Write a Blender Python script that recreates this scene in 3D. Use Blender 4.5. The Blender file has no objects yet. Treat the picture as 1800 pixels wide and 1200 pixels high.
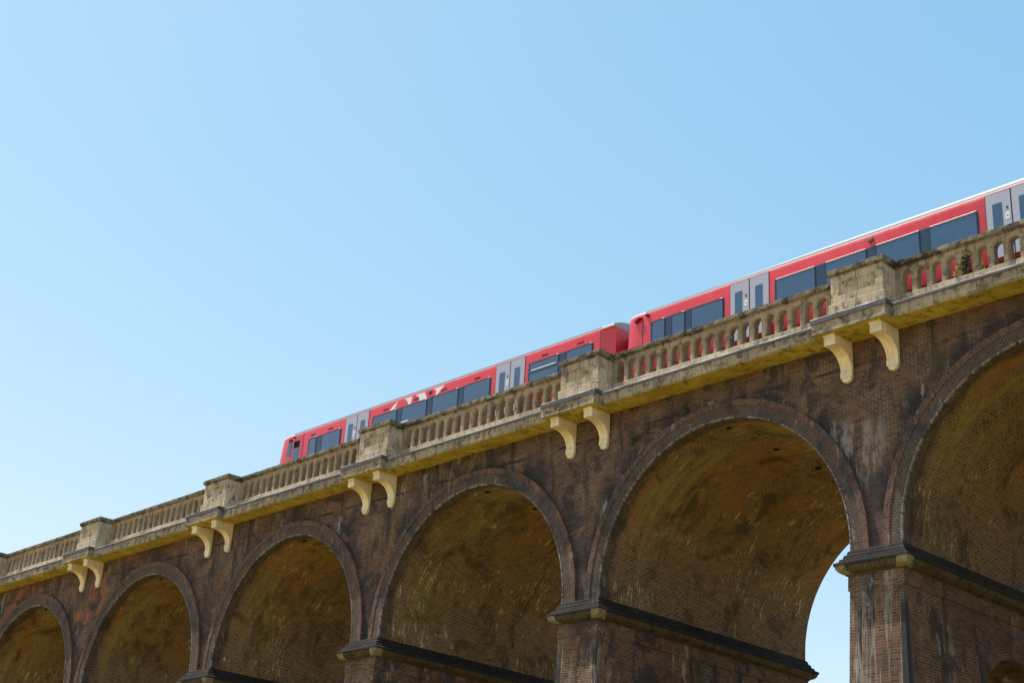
import bpy, math, random
from math import pi, cos, sin, radians
from mathutils import Vector, Matrix

random.seed(11)
scene = bpy.context.scene
COL = scene.collection

# ------------------------------------------------------------------ camera
cam_d = bpy.data.cameras.new("camera")
cam_d.sensor_width = 36.0
cam_d.lens = 2604.03 / 1800.0 * 36.0
cam_d.clip_start = 0.1
cam_d.clip_end = 6000.0
cam = bpy.data.objects.new("camera", cam_d)
COL.objects.link(cam)
cr = Vector((0.69539251, 0.71627641, 0.05811509))
cu = Vector((0.24993711, -0.3168836, 0.91494056))
cf = Vector((-0.67376606, 0.62171769, 0.39938253))
cam.matrix_world = Matrix(((cr.x, cu.x, -cf.x, 20.890927),
                           (cr.y, cu.y, -cf.y, -32.724224),
                           (cr.z, cu.z, -cf.z, -11.171314),
                           (0, 0, 0, 1)))
scene.camera = cam

# ------------------------------------------------------------------ light
SUN = Vector((-0.42, -0.15, 1.0)).normalized()
elev = math.asin(SUN.z)
rotz = math.atan2(SUN.x, SUN.y)
world = bpy.data.worlds.new("World")
scene.world = world
world.use_nodes = True
wn = world.node_tree
wn.nodes.clear()
w_out = wn.nodes.new("ShaderNodeOutputWorld")
w_bg = wn.nodes.new("ShaderNodeBackground")
w_sky = wn.nodes.new("ShaderNodeTexSky")
w_sky.sky_type = 'NISHITA'
w_sky.sun_disc = False
w_sky.sun_elevation = elev
w_sky.sun_rotation = rotz
w_sky.altitude = 0
w_sky.air_density = 1.0
w_sky.dust_density = 0.7
w_sky.ozone_density = 1.2
w_bg.inputs["Strength"].default_value = 0.15
# colour balance of the daylight: each channel of the sky model is scaled and slightly flattened
EXPO = 0.72
K = 0.15 * 2 ** EXPO
w_sep = wn.nodes.new("ShaderNodeSeparateColor")
w_com = wn.nodes.new("ShaderNodeCombineColor")
wn.links.new(w_sky.outputs[0], w_sep.inputs[0])
for i_, (amp, power) in enumerate(((1.07, 1.20), (0.885, 0.68), (0.90, 0.35))):
    n1 = wn.nodes.new("ShaderNodeMath"); n1.operation = 'MULTIPLY'
    n1.inputs[1].default_value = K
    n2 = wn.nodes.new("ShaderNodeMath"); n2.operation = 'POWER'
    n2.inputs[1].default_value = power
    n3 = wn.nodes.new("ShaderNodeMath"); n3.operation = 'MULTIPLY'
    n3.inputs[1].default_value = amp / K
    wn.links.new(w_sep.outputs[i_], n1.inputs[0])
    wn.links.new(n1.outputs[0], n2.inputs[0])
    wn.links.new(n2.outputs[0], n3.inputs[0])
    wn.links.new(n3.outputs[0], w_com.inputs[i_])
wn.links.new(w_com.outputs[0], w_bg.inputs["Color"])
wn.links.new(w_bg.outputs[0], w_out.inputs["Surface"])

sun_d = bpy.data.lights.new("sun", 'SUN')
sun_d.energy = 4.0
sun_d.angle = radians(0.5)
sun_d.color = (1.0, 0.95, 0.87)
sun = bpy.data.objects.new("sun", sun_d)
COL.objects.link(sun)
sun.rotation_euler = (-SUN).to_track_quat('-Z', 'Y').to_euler()
sun.location = (0, -20, 60)

scene.view_settings.view_transform = 'Standard'
scene.view_settings.look = 'None'
scene.view_settings.gamma = 1.0
scene.view_settings.exposure = EXPO
scene.view_settings.use_curve_mapping = False
scene.cycles.max_bounces = 8
scene.cycles.diffuse_bounces = 5

# ------------------------------------------------------------------ dimensions (metres)
P = 10.7           # pier pitch
R = 4.57           # arch radius
ZC = 0.178         # arch centre height over the impost top
WALL = 0.10        # face of the spandrel brickwork
DEPTH = 10.7       # viaduct thickness
GROUND = -12.85
TOP = 6.02         # cornice soffit
PIERS = list(range(-2, 9))          # pier k stands at x = -k * P

# ------------------------------------------------------------------ node helpers
class NT:
    def __init__(self, name):
        self.m = bpy.data.materials.new(name)
        self.m.use_nodes = True
        self.t = self.m.node_tree
        self.t.nodes.clear()
        self.out = self.n("ShaderNodeOutputMaterial")
        self.b = self.n("ShaderNodeBsdfPrincipled")
        self.l(self.b.outputs[0], self.out.inputs[0])
    def n(self, kind, **kw):
        nd = self.t.nodes.new(kind)
        for k, v in kw.items():
            setattr(nd, k, v)
        return nd
    def l(self, a, b):
        self.t.links.new(a, b)
    def put(self, sock, v):
        if hasattr(v, "is_linked") or isinstance(v, bpy.types.NodeSocket):
            self.l(v, sock)
        else:
            if isinstance(v, (tuple, list)) and len(v) == 3 and sock.type == 'RGBA':
                v = (*v, 1.0)
            sock.default_value = v
    def pos(self):
        if not hasattr(self, "_pos"):
            self._pos = self.n("ShaderNodeNewGeometry").outputs["Position"]
        return self._pos
    def uv(self):
        if not hasattr(self, "_uv"):
            self._uv = self.n("ShaderNodeUVMap", uv_map="UVMap").outputs[0]
        return self._uv
    def mapped(self, vec, scale=(1, 1, 1), loc=(0, 0, 0), rot=(0, 0, 0)):
        m = self.n("ShaderNodeMapping")
        self.l(vec, m.inputs["Vector"])
        m.inputs["Scale"].default_value = scale
        m.inputs["Location"].default_value = loc
        m.inputs["Rotation"].default_value = rot
        return m.outputs[0]
    def noise(self, vec, scale=1.0, detail=4.0, rough=0.55, dist=0.0):
        nd = self.n("ShaderNodeTexNoise")
        self.l(vec, nd.inputs["Vector"])
        nd.inputs["Scale"].default_value = scale
        nd.inputs["Detail"].default_value = detail
        nd.inputs["Roughness"].default_value = rough
        nd.inputs["Distortion"].default_value = dist
        return nd.outputs["Fac"]
    def ramp(self, fac, lo, hi, a=0.0, b=1.0):
        nd = self.n("ShaderNodeMapRange")
        self.l(fac, nd.inputs["Value"])
        nd.inputs["From Min"].default_value = lo
        nd.inputs["From Max"].default_value = hi
        nd.inputs["To Min"].default_value = a
        nd.inputs["To Max"].default_value = b
        nd.interpolation_type = 'SMOOTHSTEP'
        return nd.outputs[0]
    def math(self, op, a, b=None):
        nd = self.n("ShaderNodeMath", operation=op)
        self.put(nd.inputs[0], a)
        if b is not None:
            self.put(nd.inputs[1], b)
        return nd.outputs[0]
    def mix(self, fac, a, b, mode='MIX'):
        nd = self.n("ShaderNodeMix", data_type='RGBA', blend_type=mode)
        self.put(nd.inputs[0], fac)
        self.put(nd.inputs[6], a)
        self.put(nd.inputs[7], b)
        return nd.outputs[2]
    def sep(self, vec):
        nd = self.n("ShaderNodeSeparateXYZ")
        self.l(vec, nd.inputs[0])
        return nd.outputs
    def bump(self, h, strength=0.5, dist=0.01):
        nd = self.n("ShaderNodeBump")
        self.l(h, nd.inputs["Height"])
        nd.inputs["Strength"].default_value = strength
        nd.inputs["Distance"].default_value = dist
        self.l(nd.outputs[0], self.b.inputs["Normal"])
    def fin(self, color, rough=0.9, spec=0.25, metal=0.0):
        self.put(self.b.inputs["Base Color"], color)
        self.put(self.b.inputs["Roughness"], rough)
        self.put(self.b.inputs["Specular IOR Level"], spec)
        self.put(self.b.inputs["Metallic"], metal)
        return self.m

def brick_nodes(t, c1, c2, mortar, w=0.233, h=0.0785, msize=0.009, vec=None):
    """bricks in metres from the UV map; returns colour and mortar mask"""
    b = t.n("ShaderNodeTexBrick")
    v = vec or t.uv()
    # a little waviness so the courses are not ruler straight
    wob = t.n("ShaderNodeTexNoise")
    t.l(v, wob.inputs["Vector"])
    wob.inputs["Scale"].default_value = 1.3
    sc = t.n("ShaderNodeVectorMath", operation='SCALE')
    sub = t.n("ShaderNodeVectorMath", operation='SUBTRACT')
    t.l(wob.outputs["Color"], sub.inputs[0])
    sub.inputs[1].default_value = (0.5, 0.5, 0.5)
    t.l(sub.outputs[0], sc.inputs[0])
    sc.inputs[3].default_value = 0.02
    add = t.n("ShaderNodeVectorMath", operation='ADD')
    t.l(v, add.inputs[0]); t.l(sc.outputs[0], add.inputs[1])
    t.l(add.outputs[0], b.inputs["Vector"])
    b.offset = 0.5
    t.put(b.inputs["Color1"], c1); t.put(b.inputs["Color2"], c2); t.put(b.inputs["Mortar"], mortar)
    b.inputs["Scale"].default_value = 1.0
    b.inputs["Mortar Size"].default_value = msize
    b.inputs["Mortar Smooth"].default_value = 0.25
    b.inputs["Bias"].default_value = 0.0
    b.inputs["Brick Width"].default_value = w
    b.inputs["Row Height"].default_value = h
    return b.outputs["Color"], b.outputs["Fac"]

# ------------------------------------------------------------------ materials
def mat_wall_brick(name="weathered_brick", red=0.0):
    t = NT(name)
    p = t.pos()
    big = t.noise(p, 0.35, 5, 0.6)
    c1 = t.mix(t.ramp(big, 0.38, 0.62), (0.168, 0.082, 0.050), (0.208, 0.098, 0.052))
    c2 = t.mix(t.ramp(big, 0.35, 0.65), (0.056, 0.044, 0.038), (0.090, 0.054, 0.040))
    mor = t.mix(t.ramp(t.noise(p, 0.8, 3), 0.35, 0.65), (0.13, 0.108, 0.082), (0.29, 0.245, 0.18))
    col, fac = brick_nodes(t, c1, c2, mor)
    # repaired orange bricks towards the far end of the viaduct
    x = t.sep(p)[0]
    orange = t.math('MULTIPLY', t.ramp(t.noise(p, 0.33, 4, 0.65), 0.52, 0.58), t.ramp(x, -34.0, -46.0))
    col = t.mix(t.math('MULTIPLY', orange, 0.75), col, (0.34, 0.130, 0.060))
    # a blackened joint under the top courses, harder blue bricks low in the spandrels
    zz = t.math('ADD', t.sep(p)[2], t.math('MULTIPLY', t.noise(p, 0.6, 2), 0.12))
    low = t.math('MULTIPLY', t.ramp(zz, 2.18, 2.10), t.ramp(zz, -0.2, 0.2))
    col = t.mix(t.math('MULTIPLY', low, 0.55), col, (0.052, 0.052, 0.060))
    jl = t.math('MULTIPLY', t.ramp(zz, 5.30, 5.34), t.ramp(zz, 5.42, 5.38))
    col = t.mix(t.math('MULTIPLY', jl, t.ramp(t.noise(p, 0.9, 3), 0.40, 0.55, 0, 0.85)), col, (0.022, 0.020, 0.020))
    # soot and damp streaks running down
    st = t.noise(t.mapped(p, (1.7, 1.7, 0.28)), 1.0, 6, 0.65)
    col = t.mix(t.ramp(st, 0.53, 0.66, 0, 0.8), col, (0.032, 0.030, 0.033))
    soot = t.noise(p, 0.75, 6, 0.7, 0.6)
    col = t.mix(t.ramp(soot, 0.50, 0.62, 0, 0.8), col, (0.036, 0.034, 0.036))
    # soot gathered along the backs of the arches
    xl = t.math('MULTIPLY', t.math('SUBTRACT', t.math('FRACT', t.math('DIVIDE', x, P)), 0.5), P)
    zr = t.math('SUBTRACT', t.sep(p)[2], ZC)
    rad = t.math('SQRT', t.math('ADD', t.math('MULTIPLY', xl, xl), t.math('MULTIPLY', zr, zr)))
    ga = t.math('MULTIPLY', t.ramp(rad, 6.1, 5.2), t.ramp(t.noise(p, 0.55, 6, 0.7, 0.4), 0.44, 0.60))
    col = t.mix(t.math('MULTIPLY', t.math('MULTIPLY', ga, t.ramp(zr, 0.3, 1.5)), 0.85), col, (0.026, 0.026, 0.031))
    # black runs edged with lime down the piers
    pv = t.noise(t.mapped(p, (4.2, 1.1, 0.16), (1.9, 0, 0)), 1.0, 5, 0.6, 0.2)
    low_p = t.math('MULTIPLY', t.ramp(t.sep(p)[2], -1.15, -1.7), t.ramp(t.sep(p)[1], 0.25, 0.0))
    col = t.mix(t.math('MULTIPLY', t.math('MULTIPLY', t.ramp(pv, 0.515, 0.545), low_p), 0.6), col, (0.33, 0.31, 0.29))
    col = t.mix(t.math('MULTIPLY', t.math('MULTIPLY', t.ramp(pv, 0.55, 0.575), low_p), 0.92), col, (0.026, 0.026, 0.028))
    # lime bloom
    ef = t.noise(t.mapped(p, (2.6, 2.6, 0.8), (7.3, 0, 2.1)), 1.0, 7, 0.75)
    zp = t.sep(p)[2]
    patch = t.math('MULTIPLY', t.math('MULTIPLY', t.ramp(x, -2.0, -1.2), t.ramp(x, 0.6, 0.0)), t.math('MULTIPLY', t.ramp(zp, 1.7, 2.3), t.ramp(zp, 4.0, 3.2)))
    e2 = t.noise(t.mapped(p, (4.5, 4.5, 1.1), (1.3, 0, 5.1)), 1.0, 7, 0.75)
    col = t.mix(t.math('MULTIPLY', t.math('MULTIPLY', patch, t.ramp(e2, 0.44, 0.62)), 0.75), col, (0.30, 0.285, 0.265))
    lime = t.math('MULTIPLY', t.ramp(ef, 0.54, 0.66), t.ramp(t.noise(p, 0.30, 3), 0.47, 0.58))
    col = t.mix(t.math('MULTIPLY', lime, 0.8), col, (0.36, 0.34, 0.31))
    # moss tint in patches
    gr = t.noise(p, 0.55, 5, 0.6)
    col = t.mix(t.ramp(gr, 0.56, 0.72, 0, 0.5), col, (0.075, 0.072, 0.034))
    fine = t.noise(p, 22, 4, 0.6)
    col = t.mix(1.0, col, t.mix(fine, (0.72, 0.72, 0.72), (1.28, 1.28, 1.28)), 'MULTIPLY')
    h = t.math('SUBTRACT', t.math('MULTIPLY', fine, 0.35), fac)
    t.bump(h, 0.8, 0.012)
    return t.fin(col, 0.92, 0.2)

def mat_ring_brick(name, tint, low=1.0):
    t = NT(name)
    p = t.pos()
    big = t.noise(p, 0.6, 4, 0.6)
    c1 = t.mix(t.ramp(big, 0.35, 0.65), tuple(v * 1.15 for v in tint), tuple(v * 0.8 for v in tint))
    c2 = t.mix(t.ramp(big, 0.35, 0.65), tuple(v * low for v in (0.060, 0.044, 0.040)), tuple(v * low for v in (0.042, 0.038, 0.040)))
    col, fac = brick_nodes(t, c1, c2, tuple(v * low for v in (0.150, 0.128, 0.100)), 0.118, 0.080, 0.008)
    so = t.noise(p, 0.9, 6, 0.7, 0.5)
    col = t.mix(t.ramp(so, 0.50, 0.64, 0, 0.75), col, tuple(v * low for v in (0.036, 0.036, 0.040)))
    ef = t.noise(t.mapped(p, (3, 3, 1.2)), 1.3, 6, 0.75)
    col = t.mix(t.ramp(ef, 0.56, 0.68, 0, 0.6), col, tuple(v * low for v in (0.27, 0.265, 0.25)))
    fine = t.noise(p, 25, 4)
    col = t.mix(1.0, col, t.mix(fine, (0.7, 0.7, 0.7), (1.3, 1.3, 1.3)), 'MULTIPLY')
    t.bump(t.math('SUBTRACT', t.math('MULTIPLY', fine, 0.4), fac), 0.8, 0.012)
    return t.fin(col, 0.9, 0.2)

def mat_vault():
    t = NT("mossy_vault_brick")
    p = t.pos(); u = t.uv()
    xs, y, z = t.sep(p)[0], t.sep(p)[1], t.sep(p)[2]
    # every arch weathers in its own way
    idx = t.math('MULTIPLY', t.math('FLOOR', t.math('DIVIDE', xs, P)), 3.71)
    us = t.sep(u)
    cmb = t.n("ShaderNodeCombineXYZ")
    t.l(us[0], cmb.inputs[0]); t.l(us[1], cmb.inputs[1]); t.l(idx, cmb.inputs[2])
    u3 = cmb.outputs[0]
    big = t.noise(p, 0.3, 5, 0.6)
    c1 = t.mix(t.ramp(big, 0.35, 0.65), (0.195, 0.110, 0.064), (0.245, 0.130, 0.062))
    c2 = t.mix(t.ramp(big, 0.35, 0.65), (0.060, 0.045, 0.034), (0.095, 0.062, 0.036))
    col, fac = brick_nodes(t, c1, c2, (0.31, 0.25, 0.17), 0.233, 0.0785, 0.012)
    # warm ochre staining over the crown and the far side
    och = t.noise(t.mapped(u3, (0.35, 0.22, 1), (4, 9, 0)), 1.0, 5, 0.6, 0.3)
    om = t.math('MULTIPLY', t.ramp(och, 0.40, 0.60), t.ramp(z, 1.2, 3.8))
    col = t.mix(t.math('MULTIPLY', om, 0.7), col, t.mix(t.noise(p, 5.0, 5, 0.7), (0.215, 0.105, 0.034), (0.40, 0.215, 0.062)))
    # green-yellow algae behind the face ring, running down with the curve
    alg = t.noise(t.mapped(u3, (2.4, 0.42, 1)), 1.0, 7, 0.72, 0.5)
    near = t.math('MULTIPLY', t.ramp(y, 0.5, 1.1), t.ramp(y, 3.8, 1.6, 0.15, 1.0))
    am = t.math('MULTIPLY', t.ramp(alg, 0.46, 0.58), near)
    col = t.mix(t.math('MULTIPLY', am, t.ramp(z, 0.2, 2.6, 0.35, 0.85)), col, t.mix(t.noise(p, 6, 5, 0.7), (0.140, 0.115, 0.042), (0.43, 0.345, 0.115)))
    # short pale runs gathered in groups
    run = t.noise(t.mapped(u3, (10.5, 2.0, 1)), 1.0, 4, 0.65)
    reg = t.noise(t.mapped(u3, (0.42, 0.75, 1), (3.1, 7, 0)), 1.0, 4, 0.6)
    rm = t.math('MULTIPLY', t.ramp(run, 0.565, 0.625), t.ramp(reg, 0.515, 0.60))
    col = t.mix(t.math('MULTIPLY', rm, 0.76), col, t.mix(t.noise(p, 0.5, 2), (0.56, 0.50, 0.18), (0.58, 0.54, 0.36)))
    # lime spots
    sp = t.noise(t.mapped(u3, (11, 5, 1)), 1.0, 3, 0.6)
    col = t.mix(t.ramp(sp, 0.68, 0.72, 0, 0.7), col, (0.52, 0.47, 0.34))
    # dark damp patches
    dk = t.noise(t.mapped(u3, (0.8, 0.6, 1), (11, 2, 0)), 1.0, 7, 0.74, 0.6)
    col = t.mix(t.ramp(dk, 0.48, 0.66, 0, 0.72), col, (0.042, 0.034, 0.024))
    # the first courses behind the face are hard dark bricks without moss
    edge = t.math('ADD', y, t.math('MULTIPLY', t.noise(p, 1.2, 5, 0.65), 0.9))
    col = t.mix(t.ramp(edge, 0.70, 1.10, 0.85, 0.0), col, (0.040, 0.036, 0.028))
    fine = t.noise(p, 16, 5, 0.65)
    col = t.mix(1.0, col, t.mix(fine, (0.55, 0.55, 0.55), (1.45, 1.45, 1.45)), 'MULTIPLY')
    t.bump(t.math('SUBTRACT', t.math('MULTIPLY', fine, 0.5), fac), 0.9, 0.015)
    return t.fin(col, 0.92, 0.15)

def mat_stone(name, base, dark, darkness=0.5, streak=True, joint=(1.25, 5.0), lichen=0.3):
    t = NT(name)
    p = t.pos()
    a = t.noise(p, 1.1, 6, 0.65)
    col = t.mix(t.ramp(a, 0.3, 0.7), tuple(v * 0.78 for v in base), tuple(v * 1.18 for v in base))
    warm = t.noise(p, 2.3, 4)
    col = t.mix(t.ramp(warm, 0.52, 0.7, 0, 0.4), col, (base[0] * 1.05, base[1] * 0.92, base[2] * 0.62))
    d = t.noise(p, 3.2, 7, 0.72, 0.5)
    lo = 0.66 - 0.24 * darkness
    col = t.mix(t.ramp(d, lo, lo + 0.16, 0, 0.55 + 0.4 * darkness), col, dark)
    if streak:
        s = t.noise(t.mapped(p, (7, 7, 0.7)), 1.0, 5, 0.65)
        col = t.mix(t.ramp(s, 0.48, 0.68, 0, 0.6), col, tuple(v * 1.6 for v in dark))
    l = t.noise(p, 13, 5, 0.65)
    col = t.mix(t.ramp(l, 0.63, 0.72, 0, lichen), col, (0.50, 0.48, 0.42))
    l2 = t.noise(p, 8, 4, 0.6)
    col = t.mix(t.ramp(l2, 0.62, 0.72, 0, 0.7), col, tuple(v * 0.7 for v in dark))
    jc, jf = brick_nodes(t, (1, 1, 1), (0.78, 0.77, 0.76), (0.55, 0.52, 0.48), joint[0], joint[1], 0.012)
    col = t.mix(1.0, col, jc, 'MULTIPLY')
    f = t.noise(p, 30, 5, 0.7)
    t.bump(t.math('ADD', t.math('MULTIPLY', f, 0.5), t.math('ADD', d, t.math('MULTIPLY', jf, -1.0))), 0.7, 0.02)
    return t.fin(col, 0.9, 0.2)

def mat_plain(name, color, rough=0.5, spec=0.5, var=0.12, scale=3.0, bump=0.0, metal=0.0, coat=0.0):
    t = NT(name)
    p = t.pos()
    n = t.noise(p, scale, 5, 0.6)
    col = t.mix(n, tuple(v * (1 - var) for v in color), tuple(min(1, v * (1 + var)) for v in color))
    if bump:
        t.bump(t.noise(p, scale * 8, 4), 0.5, bump)
    t.b.inputs["Coat Weight"].default_value = coat
    t.b.inputs["Coat Roughness"].default_value = 0.06
    return t.fin(col, rough, spec, metal)

def mat_glass_dark():
    t = NT("tinted_window_glass")
    p = t.pos()
    n = t.noise(t.mapped(p, (0.8, 1, 2.0)), 1.0, 3)
    col = t.mix(n, (0.010, 0.044, 0.110), (0.020, 0.068, 0.165))
    t.b.inputs["IOR"].default_value = 2.0
    return t.fin(col, 0.06, 0.5)

M = {}
M['brick'] = mat_wall_brick()
M['ring'] = mat_ring_brick("voussoir_brick", (0.105, 0.068, 0.050))
M['arris'] = mat_ring_brick("sky_lit_arris", (0.30, 0.29, 0.275))  # pale colour paints the sky light that the inner brick edges catch
M['hood'] = mat_ring_brick("red_hood_brick", (0.190, 0.082, 0.055))
M['vault'] = mat_vault()
M['impost'] = mat_ring_brick("sooty_sloping_brick", (0.026, 0.026, 0.028), 0.32)
M['bead'] = mat_stone("bull_nosed_bead_brick", (0.095, 0.080, 0.050), (0.025, 0.024, 0.020), 0.7, False, (0.12, 5), 0.1)
M['corner'] = mat_stone("mossy_corner_stone", (0.27, 0.26, 0.165), (0.06, 0.056, 0.04), 0.55, True, (40, 40), 0.1)
M['stone'] = mat_stone("weathered_limestone", (0.485, 0.400, 0.280), (0.085, 0.074, 0.056), 0.66)
M['baluster'] = mat_stone("baluster_limestone", (0.36, 0.278, 0.180), (0.062, 0.050, 0.038), 0.62, True, (40, 40))
M['coping'] = mat_stone("lichened_coping_stone", (0.235, 0.195, 0.130), (0.042, 0.036, 0.027), 0.92, False, (1.3, 5), 0.45)
M['fascia'] = mat_stone("cornice_limestone", (0.385, 0.325, 0.228), (0.075, 0.068, 0.056), 0.80)
M['soffit'] = mat_stone("lichen_and_bounce_soffit", (0.52, 0.42, 0.085), (0.14, 0.105, 0.040), 0.68, False, (1.3, 5), 0.05)  # yellow of lichen and of light bounced off the ground, put into the colour
M['bracket'] = mat_stone("clean_cream_stone", (0.86, 0.765, 0.545), (0.42, 0.35, 0.23), 0.16, True, (40, 40), 0.0)
M['lead'] = mat_plain("lead_flashing", (0.080, 0.082, 0.092), 0.7, 0.2, 0.35, 4.0, 0.004)
M['lip'] = mat_plain("sunlit_lead_edge", (0.52, 0.52, 0.52), 0.45, 0.5, 0.3, 5.0)  # sun highlight on the flashing's top edge, put into a lighter lead colour
M['hole_shade'] = mat_plain("black_recess_shade", (0.006, 0.006, 0.006), 0.9, 0.1)  # black colour standing for the shade inside openings
M['ballast'] = mat_plain("grey_ballast", (0.22, 0.20, 0.18), 0.95, 0.2, 0.5, 9.0, 0.03)
M['steel'] = mat_plain("rail_steel", (0.30, 0.22, 0.17), 0.5, 0.5, 0.2)
def mat_train_red():
    t = NT("red_train_paint")
    p = t.pos()
    col = t.mix(t.noise(p, 0.9, 4), (0.60, 0.022, 0.036), (0.70, 0.030, 0.046))
    gr = t.noise(t.mapped(p, (3.0, 3.0, 0.6)), 1.0, 6, 0.7)
    z = t.sep(p)[2]
    col = t.mix(t.math('MULTIPLY', t.ramp(gr, 0.48, 0.70), t.ramp(z, 10.3, 8.6, 0.10, 0.5)), col, (0.16, 0.045, 0.040))
    t.put(t.b.inputs["Coat Weight"], 0.30)
    t.b.inputs["Coat Roughness"].default_value = 0.10
    wv = t.noise(t.mapped(p, (1.2, 1.0, 2.2)), 1.0, 2)
    t.bump(wv, 0.25, 0.03)
    return t.fin(col, t.ramp(gr, 0.3, 0.7, 0.26, 0.42), 0.5)
M['red'] = mat_train_red()
M['grey'] = mat_plain("lavender_grey_door_paint", (0.40, 0.41, 0.49), 0.35, 0.5, 0.05)
M['roof'] = mat_plain("pale_roof_and_gleam", (0.50, 0.50, 0.50), 0.35, 0.5, 0.08)
M['greyend'] = mat_plain("grey_end_dome", (0.36, 0.35, 0.34), 0.5, 0.4, 0.1)
M['band'] = mat_plain("dark_blue_window_band", (0.024, 0.050, 0.092), 0.2, 0.5, 0.1)
M['glass'] = mat_glass_dark()
M['frame'] = mat_plain("black_window_rubber", (0.010, 0.022, 0.045), 0.4, 0.4)
M['dark'] = mat_plain("black_underframe", (0.02, 0.02, 0.022), 0.7, 0.3, 0.3)
M['vent'] = mat_plain("dark_maroon_vent", (0.030, 0.006, 0.012), 0.6, 0.3)
M['lamp'] = mat_plain("deep_red_lamp_housing", (0.16, 0.004, 0.014), 0.3, 0.5, 0.05)
M['white'] = mat_plain("white_lettering", (0.80, 0.78, 0.76), 0.4, 0.5, 0.03)
M['trim_and_glint'] = mat_plain("bright_metal_and_glint", (0.85, 0.85, 0.83), 0.3, 0.5, 0.03)  # metal of the hopper rail; also paints the sun glints over the windows
M['cam'] = mat_plain("grey_camera_pod", (0.10, 0.10, 0.11), 0.4, 0.5, 0.1)
M['stem'] = mat_plain("brown_stem", (0.10, 0.07, 0.04), 0.9, 0.2)

def mat_leaf(name, a, b, c):
    t = NT(name)
    oi = t.n("ShaderNodeNewGeometry")
    r = oi.outputs["Random Per Island"]
    cr_ = t.n("ShaderNodeValToRGB")
    t.l(r, cr_.inputs[0])
    e = cr_.color_ramp.elements
    e[0].color = (*a, 1); e[1].color = (*b, 1)
    m = cr_.color_ramp.elements.new(0.9); m.color = (*b, 1)
    e[len(e) - 1].color = (*c, 1)
    t.b.inputs["Transmission Weight"].default_value = 0.0
    return t.fin(cr_.outputs[0], 0.6, 0.3)
M['ivy'] = mat_leaf("climber_leaves", (0.018, 0.034, 0.010), (0.055, 0.070, 0.020), (0.26, 0.08, 0.05))
M['ivyp'] = mat_leaf("pale_climber_leaves", (0.22, 0.24, 0.10), (0.40, 0.36, 0.12), (0.42, 0.30, 0.10))
M['fern'] = mat_leaf("fern_leaves", (0.020, 0.038, 0.012), (0.055, 0.085, 0.022), (0.09, 0.11, 0.03))

def mat_ground():
    t = NT("dry_meadow_grass")
    p = t.pos()
    n = t.noise(p, 0.12, 6, 0.65)
    col = t.mix(t.ramp(n, 0.35, 0.65), (0.23, 0.175, 0.055), (0.32, 0.23, 0.085))
    col = t.mix(t.ramp(t.noise(p, 3.0, 5), 0.5, 0.75, 0, 0.6), col, (0.12, 0.14, 0.04))
    t.bump(t.noise(p, 14, 4), 1.0, 0.06)
    return t.fin(col, 0.95, 0.1)
M['ground'] = mat_ground()

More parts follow.
